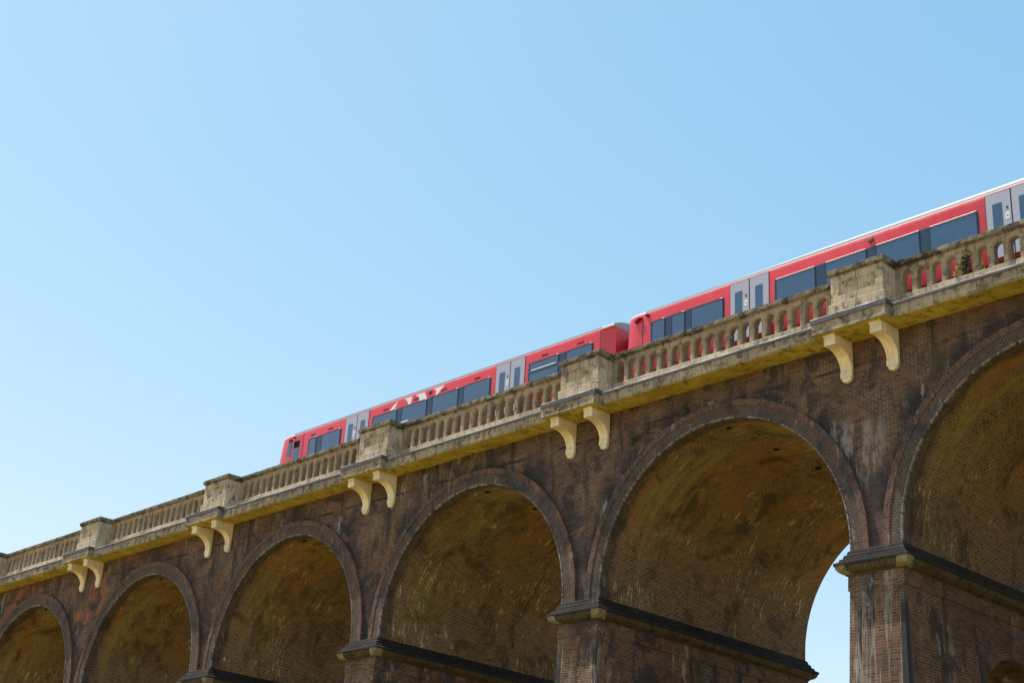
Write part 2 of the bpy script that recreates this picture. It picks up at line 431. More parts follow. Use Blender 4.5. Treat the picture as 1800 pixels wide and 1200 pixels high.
# ------------------------------------------------------------------ mesh helpers
class MB:
    def __init__(self):
        self.v = []; self.f = []; self.uv = []; self.mi = []
    def face(self, pts, uv=None, mi=0):
        i = len(self.v)
        pts = [Vector(p) for p in pts]
        self.v.extend(pts)
        self.f.append(tuple(range(i, i + len(pts))))
        if uv is None:
            n = Vector((0, 0, 0))
            for a in range(len(pts)):
                p, q = pts[a], pts[(a + 1) % len(pts)]
                n += Vector(((p.y - q.y) * (p.z + q.z), (p.z - q.z) * (p.x + q.x), (p.x - q.x) * (p.y + q.y)))
            ax, ay, az = abs(n.x), abs(n.y), abs(n.z)
            if ay >= ax and ay >= az: uv = [(p.x, p.z) for p in pts]
            elif ax >= az: uv = [(p.y, p.z) for p in pts]
            else: uv = [(p.x, p.y) for p in pts]
        self.uv.append(uv); self.mi.append(mi)
    def box(self, x0, x1, y0, y1, z0, z1, mi=0, miz=None, skip=""):
        A = [(x0, y0, z0), (x1, y0, z0), (x1, y1, z0), (x0, y1, z0), (x0, y0, z1), (x1, y0, z1), (x1, y1, z1), (x0, y1, z1)]
        for nm, q in (("-z", (3, 2, 1, 0)), ("+z", (4, 5, 6, 7)), ("-y", (0, 1, 5, 4)), ("+x", (1, 2, 6, 5)), ("+y", (2, 3, 7, 6)), ("-x", (3, 0, 4, 7))):
            if nm in skip: continue
            m = miz if (nm == "-z" and miz is not None) else mi
            self.face([A[i] for i in q], mi=m)
    def prism_x(self, prof, x0, x1, n=1, mi=None, jit=0.0, caps=True):
        """profile [(y, z)] counter-clockwise seen from +x, swept along x; mi per profile edge"""
        xs = [x0 + (x1 - x0) * i / n for i in range(n + 1)]
        rings = []
        for x in xs:
            rings.append([(x, y + random.uniform(-jit, jit), z + random.uniform(-jit, jit)) for y, z in prof])
        m = len(prof)
        for i in range(n):
            for j in range(m):
                k = (j + 1) % m
                self.face([rings[i][j], rings[i][k], rings[i + 1][k], rings[i + 1][j]][::-1], mi=(mi[j] if mi else 0))
        if caps:
            self.face(rings[0][::-1]); self.face(rings[-1])
    def build(self, name, mats, parent=None, smooth=None, bevel=0.0, merge=True):
        me = bpy.data.meshes.new(name)
        me.from_pydata([tuple(v) for v in self.v], [], self.f)
        ul = me.uv_layers.new(name="UVMap")
        d = []
        for u in self.uv:
            for a in u: d.extend((a[0], a[1]))
        ul.data.foreach_set("uv", d)
        if not isinstance(mats, (list, tuple)): mats = [mats]
        for m in mats: me.materials.append(m)
        me.polygons.foreach_set("material_index", self.mi)
        if merge:
            import bmesh
            bm = bmesh.new(); bm.from_mesh(me)
            bmesh.ops.remove_doubles(bm, verts=bm.verts, dist=1e-4)
            bmesh.ops.recalc_face_normals(bm, faces=bm.faces)
            bm.to_mesh(me); bm.free()
        if smooth is not None:
            for p in me.polygons: p.use_smooth = True
            me.set_sharp_from_angle(angle=radians(smooth))
        me.update()
        o = bpy.data.objects.new(name, me)
        COL.objects.link(o)
        if parent: o.parent = parent
        if bevel:
            b = o.modifiers.new("worn_edges", 'BEVEL')
            b.width = bevel; b.segments = 2; b.limit_method = 'ANGLE'; b.angle_limit = radians(40)
        return o

def tag(o, label=None, cat=None, group=None, kind=None):
    if label: o["label"] = label
    if cat: o["category"] = cat
    if group: o["group"] = group
    if kind: o["kind"] = kind
    return o

def empty(name, loc=(0, 0, 0)):
    o = bpy.data.objects.new(name, None)
    o.location = loc
    o.empty_display_size = 0.5
    COL.objects.link(o)
    return o

def part_copy(o, parent, dx):
    """a copy of a part and of its sub-parts, moved along the viaduct"""
    c = o.copy(); COL.objects.link(c); c.parent = parent
    c.location = o.location + Vector((dx, 0, 0))
    for ch in list(o.children):
        d = ch.copy(); COL.objects.link(d); d.parent = c
    return c

# ------------------------------------------------------------------ ground
mb = MB()
S = 3000
N = 24
for i in range(N):
    for j in range(N):
        f = lambda a: math.copysign((abs(a) ** 2.2), a) * S
        x0, x1 = f(-1 + 2 * i / N), f(-1 + 2 * (i + 1) / N)
        y0, y1 = f(-1 + 2 * j / N), f(-1 + 2 * (j + 1) / N)
        mb.face([(x0, y0, GROUND), (x1, y0, GROUND), (x1, y1, GROUND), (x0, y1, GROUND)])
tag(mb.build("ground", M['ground']), kind="structure")

# ------------------------------------------------------------------ the viaduct
via = tag(empty("viaduct", (0, 5.35, GROUND)), "long brown brick railway viaduct with tall round arches and a pale stone balustrade", "viaduct")
VIA_OFF = Vector((0, -5.35, -GROUND))

class Holder:
    pass
# parts keep world coordinates in their meshes; the offset cancels the Empty's place
def vpart(mb_, name, mats, parent=None, **kw):
    o = mb_.build(name, mats, parent or via, **kw)
    if parent is None:
        o.location = VIA_OFF
    return o

NA = 72
def arc(xc, r, n=NA):
    return [(xc + r * cos(pi * i / n), ZC + r * sin(pi * i / n)) for i in range(n + 1)]

# --- spandrel walls (front and back face), one sheet each with the arches cut out
RING_IN, RING_OUT = R, 4.975
def spandrel(y, flip):
    mb = MB()
    for k in PIERS[:-1]:
        xc = -k * P - P / 2
        a = arc(xc, RING_OUT)
        def add(q):
            mb.face(q[::-1] if flip else q)
        for i in range(NA):
            (xa, za), (xb, zb) = a[i], a[i + 1]
            add([(xb, y, zb), (xa, y, za), (xa, y, TOP + 0.06), (xb, y, TOP + 0.06)])
        # strips beside the ring down to the impost
        xr = xc + RING_OUT; xl = xc - RING_OUT
        add([(xr, y, ZC), (-k * P, y, ZC), (-k * P, y, TOP + 0.06), (xr, y, TOP + 0.06)])
        add([(xr, y, -0.02), (-k * P, y, -0.02), (-k * P, y, ZC), (xr, y, ZC)])
        add([(-(k + 1) * P, y, ZC), (xl, y, ZC), (xl, y, TOP + 0.06), (-(k + 1) * P, y, TOP + 0.06)])
        add([(-(k + 1) * P, y, -0.02), (xl, y, -0.02), (xl, y, ZC), (-(k + 1) * P, y, ZC)])
    return mb
vpart(spandrel(WALL, False), "spandrel_wall", M['brick'])
vpart(spandrel(DEPTH - WALL, True), "spandrel_wall", M['brick'])

# --- one arch: vault, face ring, projecting hood
XC0 = -P / 2
def vault_mb():
    mb = MB(); a = arc(XC0, R)
    pts = [(XC0 + R, -0.02)] + a + [(XC0 - R, -0.02)]
    s = [0.0]
    for i in range(1, len(pts)):
        s.append(s[-1] + math.hypot(pts[i][0] - pts[i - 1][0], pts[i][1] - pts[i - 1][1]))
    ny = 6
    for i in range(len(pts) - 1):
        for j in range(ny):
            y0 = 0.02 + (DEPTH - 0.04) * j / ny; y1 = 0.02 + (DEPTH - 0.04) * (j + 1) / ny
            (xa, za), (xb, zb) = pts[i], pts[i + 1]
            mb.face([(xa, y0, za), (xb, y0, zb), (xb, y1, zb), (xa, y1, za)], [(y0, s[i]), (y0, s[i + 1]), (y1, s[i + 1]), (y1, s[i])])
    return mb
def ring_mb(r0, r1, yf, yb, off=0.0):
    """band of bricks round the arch between two radii; rows run radially"""
    mb = MB(); n = NA
    def pts(r):
        return [(XC0 + r, 0.0)] + arc(XC0, r, n) + [(XC0 - r, 0.0)]
    A, B = pts(r0), pts(r1)
    if off:
        B = [(x + random.uniform(-off, off), z + (random.uniform(-off, off) if z > 0 else 0)) for x, z in B]
    s = 0.0
    for i in range(len(A) - 1):
        ds = math.hypot(B[i + 1][0] - B[i][0], B[i + 1][1] - B[i][1])
        q = [(A[i][0], yf, A[i][1]), (B[i][0], yf, B[i][1]), (B[i + 1][0], yf, B[i + 1][1]), (A[i + 1][0], yf, A[i + 1][1])]
        mb.face(q, [(0, s), (r1 - r0, s), (r1 - r0, s + ds), (0, s + ds)])
        d = yb - yf
        mb.face([(B[i][0], yf, B[i][1]), (B[i][0], yb, B[i][1]), (B[i + 1][0], yb, B[i + 1][1]), (B[i + 1][0], yf, B[i + 1][1])],
                [(0, s), (d, s), (d, s + ds), (0, s + ds)])
        mb.face([(A[i + 1][0], yf, A[i + 1][1]), (A[i + 1][0], yb, A[i + 1][1]), (A[i][0], yb, A[i][1]), (A[i][0], yf, A[i][1])],
                [(0, s + ds), (d, s + ds), (d, s), (0, s)])
        s += ds
    return mb
v0 = vpart(vault_mb(), "arch_vault", M['vault'], smooth=30)
r0 = vpart(ring_mb(R - 0.004, RING_OUT, 0.0, 0.36), "arch_ring", M['ring'], v0, smooth=40)
def arris_mb():
    """narrow bead, sky light painted into its pale colour, along the inner edge of the face ring"""
    mb = MB(); n = NA * 2
    prof = [(-0.032, 0.055), (-0.024, -0.014), (0.022, -0.014), (0.022, 0.01)]
    def pts(dr):
        return [(XC0 + R + dr, 0.0)] + arc(XC0, R + dr, n) + [(XC0 - R - dr, 0.0)]
    for (da, ya), (db, yb) in zip(prof[:-1], prof[1:]):
        A, B = pts(da), pts(db); s = 0.0
        for i in range(len(A) - 1):
            ds = math.hypot(A[i + 1][0] - A[i][0], A[i + 1][1] - A[i][1])
            mb.face([(A[i][0], ya, A[i][1]), (B[i][0], yb, B[i][1]), (B[i + 1][0], yb, B[i + 1][1]), (A[i + 1][0], ya, A[i + 1][1])],
                    [(0, s), (0.06, s), (0.06, s + ds), (0, s + ds)])
            s += ds
    return mb
vpart(arris_mb(), "ring_arris", M['arris'], v0, smooth=40)
h0 = vpart(ring_mb(RING_OUT - 0.045, 5.125, -0.022, WALL + 0.10, 0.008), "hood_mould", M['hood'], v0, smooth=40)
rb = vpart(ring_mb(R - 0.004, 5.10, DEPTH - 0.02, DEPTH + 0.02), "arch_ring", M['ring'], v0, smooth=40)
# black boxes for the shade inside small square drain holes along the crown
for yy in (0.72, 3.08, 5.32, 7.55):
    mb = MB()
    a_ = radians(91.0)
    x_ = XC0 + R * cos(a_); z_ = ZC + R * sin(a_)
    mb.box(x_ - 0.075, x_ + 0.075, yy - 0.06, yy + 0.06, z_ - 0.03, z_ + 0.10)
    vpart(mb, "drain_hole_shade", M['hole_shade'], v0)
for k in PIERS[:-1]:
    if k == 0: continue
    part_copy(v0, via, -k * P)

# --- piers with impost and arched opening
HT = P / 2 - R - 0.0
def half(z): return 0.805 + max(0, (-1.1 - z)) / 37.0
def yfr(z): return -0.075 - max(0, (-1.1 - z)) / 37.0
CY = DEPTH / 2
OR, OZ = 1.94, -4.04
def side_pts(n=24):
    return [(CY + OR * cos(pi * i / n), OZ + OR * sin(pi * i / n)) for i in range(n + 1)]
def pier_mb():
    mb = MB()
    zt, zb = -1.08, GROUND - 0.4
    zs = [zt, OZ, zb]
    zsill = GROUND + 3.0
    for a, b in ((zt, -2.0), (-2.0, OZ), (OZ, zsill), (zsill, zb)):
        for yy, fl in ((yfr, False), (lambda z: DEPTH - yfr(z), True)):
            q = [(-half(b), yy(b), b), (half(b), yy(b), b), (half(a), yy(a), a), (-half(a), yy(a), a)]
            mb.face(q[::-1] if fl else q)
    for sx in (1, -1):
        def pt(y, z): return (sx * half(z), y, z)
        def add(q):
            q = [pt(*c) for c in q]
            mb.face(q if sx > 0 else q[::-1], [(c[1], c[2]) for c in (q if sx > 0 else q[::-1])])
        S_ = side_pts()
        add([(yfr(OZ), OZ), (CY - OR, OZ), (CY - OR, zt), (yfr(zt), zt)])
        add([(CY + OR, OZ), (DEPTH - yfr(OZ), OZ), (DEPTH - yfr(zt), zt), (CY + OR, zt)])
        for i in range(len(S_) - 1):
            (ya, za), (yb, zb2) = S_[i], S_[i + 1]
            add([(yb, zb2), (ya, za), (ya, zt), (yb, zt)])
        add([(yfr(zsill), zsill), (CY - OR, zsill), (CY - OR, OZ), (yfr(OZ), OZ)])
        add([(CY + OR, zsill), (DEPTH - yfr(zsill), zsill), (DEPTH - yfr(OZ), OZ), (CY + OR, OZ)])
        add([(yfr(zb), zb), (DEPTH - yfr(zb), zb), (DEPTH - yfr(zsill), zsill), (yfr(zsill), zsill)])
    # lining of the opening
    L = [(CY + OR, zsill)] + side_pts() + [(CY - OR, zsill)]
    s = 0
    for i in range(len(L) - 1):
        (ya, za), (yb, zb2) = L[i], L[i + 1]
        ds = math.hypot(yb - ya, zb2 - za)
        mb.face([(-half(za), ya, za), (half(za), ya, za), (half(zb2), yb, zb2), (-half(zb2), yb, zb2)],
                [(-half(za), s), (half(za), s), (half(zb2), s + ds), (-half(zb2), s + ds)])
        s += ds
    mb.face([(-half(zsill), CY - OR, zsill), (half(zsill), CY - OR, zsill), (half(zsill), CY + OR, zsill), (-half(zsill), CY + OR, zsill)])
    return mb
p0 = vpart(pier_mb(), "pier", M['brick'])
def loop_sweep(prof, mi):
    """profile [(offset, z)] swept round the rectangular pier head"""
    mb = MB()
    X, Y0, Y1 = HT + 0.012, -0.02, DEPTH + 0.02
    for j in range(len(prof) - 1):
        (da, za), (db, zb) = prof[j], prof[j + 1]
        A = [(-X - da, Y0 - da, za), (X + da, Y0 - da, za), (X + da, Y1 + da, za), (-X - da, Y1 + da, za)]
        B = [(-X - db, Y0 - db, zb), (X + db, Y0 - db, zb), (X + db, Y1 + db, zb), (-X - db, Y1 + db, zb)]
        for i in range(4):
            k = (i + 1) % 4
            mb.face([B[i], B[k], A[k], A[i]], mi=mi[j])
    return mb
imp_prof = [(-0.05, 0.012), (0.0, 0.0), (0.055, -0.045), (0.068, -0.120), (0.130, -0.160), (0.142, -0.235), (0.215, -0.275), (0.228, -0.335), (0.310, -0.370), (0.33, -0.385), (0.33, -0.455), (0.30, -0.475), (0.285, -0.53), (0.24, -0.60), (0.165, -0.65), (0.10, -0.665), (0.10, -0.70), (0.055, -0.70)]
imp_mi = [0] * 11 + [1] * 6
i0 = vpart(loop_sweep(imp_prof, imp_mi), "impost", [M['impost'], M['bead']], p0, smooth=35)
def corner_stone(sx):
    mb = MB()
    X, Y0 = HT + 0.012, -0.02
    pr = [(0.337, -0.452), (0.307, -0.472), (0.292, -0.53), (0.247, -0.605), (0.172, -0.656), (0.105, -0.672)]
    l1, l2 = 0.33, 0.36
    for (da, za), (db, zb) in zip(pr[:-1], pr[1:]):
        for (d0, z0), (d1, z1) in (((da, za), (db, zb)),):
            a0 = (sx * (X + d0 - l1), Y0 - d0, z0); a1 = (sx * (X + d0), Y0 - d0, z0); a2 = (sx * (X + d0), Y0 - d0 + l2, z0)
            b0 = (sx * (X + d0 - l1), Y0 - d1, z1); b1 = (sx * (X + d1), Y0 - d1, z1); b2 = (sx * (X + d1), Y0 - d0 + l2, z1)
            mb.face([a0, a1, b1, b0]); mb.face([a1, a2, b2, b1])
    return vpart(mb, "corner_stone", M['corner'], p0, smooth=50)
corner_stone(1); corner_stone(-1)
vpart(loop_sweep([(0.055, -0.69), (0.066, -1.10), (0.0, -1.12)], [0, 0]), "neck_band", M['brick'], p0)
for sx in (1, -1):
    mb = MB()
    s = 0; n = 36; W5 = 0.62
    for i in range(n):
        a, b = pi * i / n, pi * (i + 1) / n
        def pt(r, t_):
            z = OZ + r * sin(t_)
            return (sx * (half(z) + 0.006), CY + r * cos(t_), z)
        qd = [pt(OR, a), pt(OR + W5, a), pt(OR + W5, b), pt(OR, b)]
        uv = [(s, 0), (s, W5), (s + OR * 1.16 * (b - a), W5), (s + OR * 1.16 * (b - a), 0)]
        mb.face(qd if sx > 0 else qd[::-1], uv if sx > 0 else uv[::-1])
        s += OR * 1.16 * (b - a)
    vpart(mb, "opening_ring", M['brick'], p0)
for k in PIERS:
    if k == 0: continue
    part_copy(p0, via, -k * P)

# --- cornice, one length per bay, with lead flashing
def wob(n): return n
PLAT = 1.20
def cornice(k):
    x0, x1 = -(k + 1) * P + PLAT - 0.002, -k * P - PLAT + 0.002
    mb = MB()
    pr = [(0.60, TOP), (0.60, 6.36), (-0.68, 6.36), (-0.68, 6.10), (-0.66, 6.05), (-0.66, TOP)]
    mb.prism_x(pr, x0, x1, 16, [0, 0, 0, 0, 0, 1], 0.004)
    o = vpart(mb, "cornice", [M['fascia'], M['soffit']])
    mb = MB()
    pr = [(0.30, 6.364), (0.30, 6.46), (-0.697, 6.435), (-0.712, 6.420), (-0.715, 6.345), (-0.684, 6.345), (-0.684, 6.364)]
    mb.prism_x(pr, x0, x1, 22, [0, 1, 1, 0, 0, 0, 0], 0.004)
    vpart(mb, "flashing", [M['lead'], M['lip']], o)
for k in PIERS[:-1]:
    cornice(k)

# --- per pier: projecting platform, pair of brackets, pedestal
def platform():
    mb = MB()
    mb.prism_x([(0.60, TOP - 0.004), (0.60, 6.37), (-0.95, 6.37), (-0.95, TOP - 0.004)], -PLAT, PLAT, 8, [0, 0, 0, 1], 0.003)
    # raised border round the sunk panel of the fascia
    mb.box(-PLAT + 0.004, -PLAT + 0.11, -0.972, -0.94, TOP + 0.004, 6.36)
    mb.box(PLAT - 0.11, PLAT - 0.004, -0.972, -0.94, TOP + 0.004, 6.36)
    mb.box(-PLAT + 0.11, PLAT - 0.11, -0.972, -0.94, TOP + 0.004, TOP + 0.075)
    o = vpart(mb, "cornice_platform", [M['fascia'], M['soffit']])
    mb = MB()
    mb.prism_x([(0.0, 6.374), (0.0, 6.53), (-0.966, 6.508), (-0.982, 6.493), (-0.985, 6.345), (-0.976, 6.345), (-0.976, 6.374)], -PLAT - 0.03, PLAT + 0.03, 8, [0, 1, 1, 0, 0, 0, 0], 0.003)
    vpart(mb, "flashing", [M['lead'], M['lip']], o)
    return o
def bracket(xc):
    W_ = 0.185
    crv = []
    for i in range(13):
        a = pi / 2 * (1 - i / 12)
        crv.append((-0.555 + 0.565 * cos(a), 5.165 + 0.535 * sin(a)))
    prof = [(WALL - 0.01, TOP - 0.008), (-0.82, TOP - 0.008), (-0.82, 5.985), (-0.795, 5.955), (-0.765, 5.93), (-0.765, 5.70), (-0.58, 5.70), (-0.58, 5.745), (-0.555, 5.745)] + crv + [(0.0, 5.16), (-0.012, 5.14), (-0.012, 4.97), (WALL - 0.01, 4.97)]
    mb = MB()
    # side plates are cut into strips so that the concave profile shades cleanly
    mb.prism_x(prof[::-1], xc - W_, xc + W_, 1)
    # half-round drop below the foot
    n = 8
    for i in range(n):
        a, b = pi + pi * i / n, pi + pi * (i + 1) / n
        A = (xc + 0.155 * cos(a), 4.97 + 0.15 * sin(a)); B = (xc + 0.155 * cos(b), 4.97 + 0.15 * sin(b))
        mb.face([(A[0], 0.0, A[1]), (B[0], 0.0, B[1]), (xc, 0.0, 4.97)])
        mb.face([(A[0], 0.0, A[1]), (A[0], WALL, A[1]), (B[0], WALL, B[1]), (B[0], 0.0, B[1])])
    # raised edges of the curved strap
    for dx in (-W_ + 0.02, -0.025, W_ - 0.07):
        for i in range(12):
            (ya, za), (yb, zb) = crv[i], crv[i + 1]
            e = 0.014
            n_ = Vector((-(za - zb), (ya - yb))); n_ = Vector((zb - za, -(yb - ya))).normalized() * e
            A0 = (ya + n_.x, za + n_.y); B0 = (yb + n_.x, zb + n_.y)
            xa, xb = xc + dx, xc + dx + 0.05
            mb.face([(xa, *A0), (xb, *A0), (xb, *B0), (xa, *B0)])
            mb.face([(xa, ya, za), (xa, *A0), (xa, *B0), (xa, yb, zb)])
            mb.face([(xb, ya, za), (xb, yb, zb), (xb, *B0), (xb, *A0)])
    return vpart(mb, "bracket", M['bracket'], bevel=0.006)
def pedestal():
    mb = MB()
    X, Yf, Yb, Z0, Z1 = 0.85, -0.47, 0.56, 7.02, 7.90
    px, pz0, pz1, rec = 0.60, 7.27, 7.68, 0.065
    q = [(-X, Z0), (X, Z0), (X, Z1), (-X, Z1)]; w_ = [(-px, pz0), (px, pz0), (px, pz1), (-px, pz1)]
    w2 = [(-px + .025, pz0 + .025), (px - .025, pz0 + .025), (px - .025, pz1 - .025), (-px + .025, pz1 - .025)]
    for i in range(4):
        j = (i + 1) % 4
        mb.face([(q[i][0], Yf, q[i][1]), (q[j][0], Yf, q[j][1]), (w_[j][0], Yf, w_[j][1]), (w_[i][0], Yf, w_[i][1])])
        mb.face([(w_[i][0], Yf, w_[i][1]), (w_[j][0], Yf, w_[j][1]), (w2[j][0], Yf + rec, w2[j][1]), (w2[i][0], Yf + rec, w2[i][1])])
    mb.face([(c[0], Yf + rec, c[1]) for c in w2])
    mb.face([(X, Yf, Z0), (X, Yb, Z0), (X, Yb, Z1), (X, Yf, Z1)])
    mb.face([(-X, Yb, Z0), (-X, Yf, Z0), (-X, Yf, Z1), (-X, Yb, Z1)])
    mb.face([(X, Yb, Z0), (-X, Yb, Z0), (-X, Yb, Z1), (X, Yb, Z1)])
    o = vpart(mb, "pedestal", M['stone'], bevel=0.008)
    mb = MB()
    mb.prism_x([(0.58, 6.44), (0.58, 7.03), (-0.505, 7.03), (-0.525, 7.012), (-0.525, 6.44)], -0.90, 0.90, 6, None, 0.008)
    vpart(mb, "plinth", M['stone'], o)
    mb = MB()
    mb.prism_x([(0.60, 7.895), (0.60, 7.945), (-0.50, 7.945), (-0.485, 7.895)], -0.875, 0.875, 4, None, 0.003)
    mb.prism_x([(0.64, 7.945), (0.64, 8.07), (0.10, 8.125), (-0.50, 8.115), (-0.545, 8.085), (-0.545, 7.965), (-0.53, 7.945)], -0.925, 0.925, 14, None, 0.007)
    vpart(mb, "cap", M['coping'], o)
    return o
pl0 = platform(); bL0 = bracket(-0.745); bR0 = bracket(0.745); pd0 = pedestal()
for k in PIERS:
    if k == 0: continue
    for o in (pl0, bL0, bR0, pd0):
        part_copy(o, via, -k * P)

# --- balustrade: an arcade of small round-headed openings on slim posts
OP = 0.4633; OHALF = 0.140; SPR = 7.68
NO = 19
XB0 = -P / 2
def op_x(j): return XB0 + OP * (j - 9)
def arcade_mb():
    mb = MB()
    yf, yb, zt = 0.22, 0.50, 7.945
    ro = OHALF + 0.028
    for j in range(NO):
        xc = op_x(j); xl, xr = xc - OP / 2, xc + OP / 2
        if j == 0: xl = XB0 - P / 2 + 0.85
        if j == NO - 1: xr = XB0 + P / 2 - 0.85
        n = 10
        A = [(xc + ro * cos(pi * i / n), SPR + ro * sin(pi * i / n)) for i in range(n + 1)]
        B = [(xc + OHALF * cos(pi * i / n), SPR + OHALF * sin(pi * i / n)) for i in range(n + 1)]
        for i in range(n):
            (xa, za), (xb, zb) = A[i], A[i + 1]
            (xc1, zc1), (xd, zd) = B[i], B[i + 1]
            mb.face([(xb, yf, zb), (xa, yf, za), (xa, yf, zt), (xb, yf, zt)])
            mb.face([(xa, yf, za), (xb, yf, zb), (xd, yf + 0.035, zd), (xc1, yf + 0.035, zc1)])
            mb.face([(xc1, yf + 0.035, zc1), (xd, yf + 0.035, zd), (xd, yb, zd), (xc1, yb, zc1)])
            mb.face([(xc1, yb, zc1), (xd, yb, zd), (xd, yb, zt), (xc1, yb, zt)])
        for s, xe in ((1, xr), (-1, xl)):
            xa = xc + s * ro; xb = xc + s * OHALF
            mb.face([(xa, yf, SPR), (xe, yf, SPR), (xe, yf, zt), (xa, yf, zt)])
            mb.face([(xb, yb, SPR), (xe, yb, SPR), (xe, yb, zt), (xb, yb, zt)])
            mb.face([(xb, yf + 0.035, SPR), (xe, yf + 0.035, SPR), (xe, yb, SPR), (xb, yb, SPR)])
            mb.face([(xa, yf, SPR), (xe, yf, SPR), (xe, yf + 0.035, SPR), (xb, yf + 0.035, SPR)])
    # wide end posts against the pedestals
    for xa, xb in ((XB0 - P / 2 + 0.85, op_x(0) - OHALF), (op_x(NO - 1) + OHALF, XB0 + P / 2 - 0.85)):
        mb.box(xa, xb, yf + 0.004, yb - 0.004, 7.06, SPR - 0.002)
    return mb
def post_mb(x):
    mb = MB()
    w, c = OP / 2 - OHALF, 0.032
    y0, y1 = 0.22, 0.50
    pl = [(x - w, y0 + c), (x - w + c, y0), (x + w - c, y0), (x + w, y0 + c), (x + w, y1 - c), (x + w - c, y1), (x - w + c, y1), (x - w, y1 - c)]
    z0, z1 = 7.06, SPR - 0.006
    for i in range(8):
        a, b = pl[i], pl[(i + 1) % 8]
        mb.face([(a[0], a[1], z0), (b[0], b[1], z0), (b[0], b[1], z1), (a[0], a[1], z1)])
    mb.face([(a[0], a[1], z1) for a in pl])
    return mb
def rail_mbs():
    base = MB()
    base.prism_x([(0.56, 6.42), (0.56, 7.02), (0.50, 7.085), (0.20, 7.085), (0.165, 7.065), (0.16, 6.42)], XB0 - P / 2 + 0.88, XB0 + P / 2 - 0.88, 30, None, 0.007)
    cop = MB()
    cop.prism_x([(0.56, 7.943), (0.56, 7.985), (0.17, 7.985), (0.185, 7.943)], XB0 - P / 2 + 0.86, XB0 + P / 2 - 0.86, 2, None, 0.0)
    cop.prism_x([(0.62, 7.983), (0.62, 8.09), (0.36, 8.14), (0.15, 8.13), (0.105, 8.10), (0.105, 8.0), (0.12, 7.983)], XB0 - P / 2 + 0.90, XB0 + P / 2 - 0.90, 46, None, 0.009)
    return base, cop
bal0 = vpart(arcade_mb(), "balustrade", M['baluster'])
_b, _c = rail_mbs()
vpart(_b, "base_rail", M['stone'], bal0)
vpart(_c, "coping", M['coping'], bal0)
post_x = [op_x(j) + OP / 2 for j in range(NO - 1)]
bays = {0: bal0}
for k in PIERS[:-1]:
    if k != 0:
        bays[k] = part_copy(bal0, via, -k * P)
post_proto = None
for k in PIERS[:-1]:
    par = bays[k]
    if 0 <= k <= 4:
        vis = range(NO - 1)
    elif k == -1:
        vis = range(0, 10)
    else:
        vis = []
    for j in vis:
        if post_proto is None:
            o = vpart(post_mb(post_x[0]), "baluster", M['baluster'], par)
            post_proto = o
        else:
            o = post_proto.copy(); COL.objects.link(o); o.parent = par
        o.location = (post_x[j] - post_x[0], 0, 0)
    rest = [j for j in range(NO - 1) if j not in vis]
    if rest:
        m2 = MB()
        for j in rest:
            t_ = post_mb(post_x[j])
            for f_ in t_.f:
                m2.face([t_.v[i] for i in f_])
        o = vpart(m2, "baluster_row", M['baluster'], par)
        o["kind"] = "stuff"

# --- deck with ballast, far parapet wall
XA, XBm = -PIERS[-1] * P, -PIERS[0] * P
mb = MB(); mb.box(XA, XBm, 0.56, DEPTH - 0.5, 6.2, 7.02)
vpart(mb, "ballast", M['ballast'])
mb = MB(); mb.prism_x([(DEPTH + 0.7, TOP), (DEPTH + 0.7, 6.42), (DEPTH - 0.2, 6.46), (DEPTH - 0.2, 8.1), (DEPTH - 0.55, 8.1), (DEPTH - 0.55, TOP)], XA, XBm, 1)
vpart(mb, "parapet", M['stone'])
for yy in (3.8 - 0.7175, 3.8 + 0.7175, 7.2 - 0.7175, 7.2 + 0.7175):
    mb = MB(); mb.prism_x([(yy - 0.07, 7.10), (yy + 0.07, 7.10), (yy + 0.02, 7.15), (yy + 0.036, 7.26), (yy - 0.036, 7.26), (yy - 0.02, 7.15)], XA, XBm, 1)
    vpart(mb, "rail", M['steel'])

# ------------------------------------------------------------------ the train
YT = 2.40; YM = 3.80
half_prof = [(YT + 0.17, 8.47), (YT + 0.065, 8.72), (YT + 0.012, 9.0), (YT, 9.2), (YT, 10.50), (YT + 0.008, 10.56), (YT + 0.017, 10.610), (YT + 0.034, 10.662),
             (YT + 0.050, 10.695), (YT + 0.12, 10.725), (YT + 0.20, 10.76), (YT + 0.36, 10.83), (YT + 0.62, 10.905), (YT + 0.95, 10.96), (YM, 10.985)]
half_prof_b = half_prof[:7] + [(YT + 0.036, 10.680), (YT + 0.052, 10.732), (YT + 0.078, 10.782), (YT + 0.130, 10.820), (YT + 0.20, 10.862), (YT + 0.36, 10.915), (YT + 0.62, 10.965), (YT + 0.95, 11.0), (YM, 11.02)]
half_prof_n = half_prof[:7] + [(YT + 0.034, 10.662), (YT + 0.050, 10.695), (YT + 0.085, 10.712), (YT + 0.130, 10.732), (YT + 0.20, 10.76), (YT + 0.36, 10.83), (YT + 0.62, 10.905), (YT + 0.95, 10.96), (YM, 10.985)]
full_prof = half_prof + [(2 * YM - y, z) for y, z in half_prof[-2::-1]]
full_prof_n = half_prof_n + [(2 * YM - y, z) for y, z in half_prof_n[-2::-1]]
full_prof_b = half_prof_b + [(2 * YM - y, z) for y, z in half_prof_b[-2::-1]]
def sect(x, inset=0.0, drop=0.0, rake=0.0, prof=None, low=False):
    out = []
    for y, z in (prof or full_prof):
        ins = inset * (max(0.0, min(1.0, (10.63 - z) / 0.13)) if low else 1.0)
        yy = YM + (y - YM) * (1 - ins / 1.4)
        zz = z - drop * max(0, min(1, (z - 9.8) / 1.1))
        out.append((x + rake * (z - 9.5), yy, zz))
    return out
def loft(mb, secs, mi_of):
    for a, b in zip(secs[:-1], secs[1:]):
        m = len(a)
        for j in range(m - 1):
            mb.face([a[j], b[j], b[j + 1], a[j + 1]], mi=mi_of(j, m))
        mb.face([a[-1], b[-1], b[0], a[0]], mi=0)
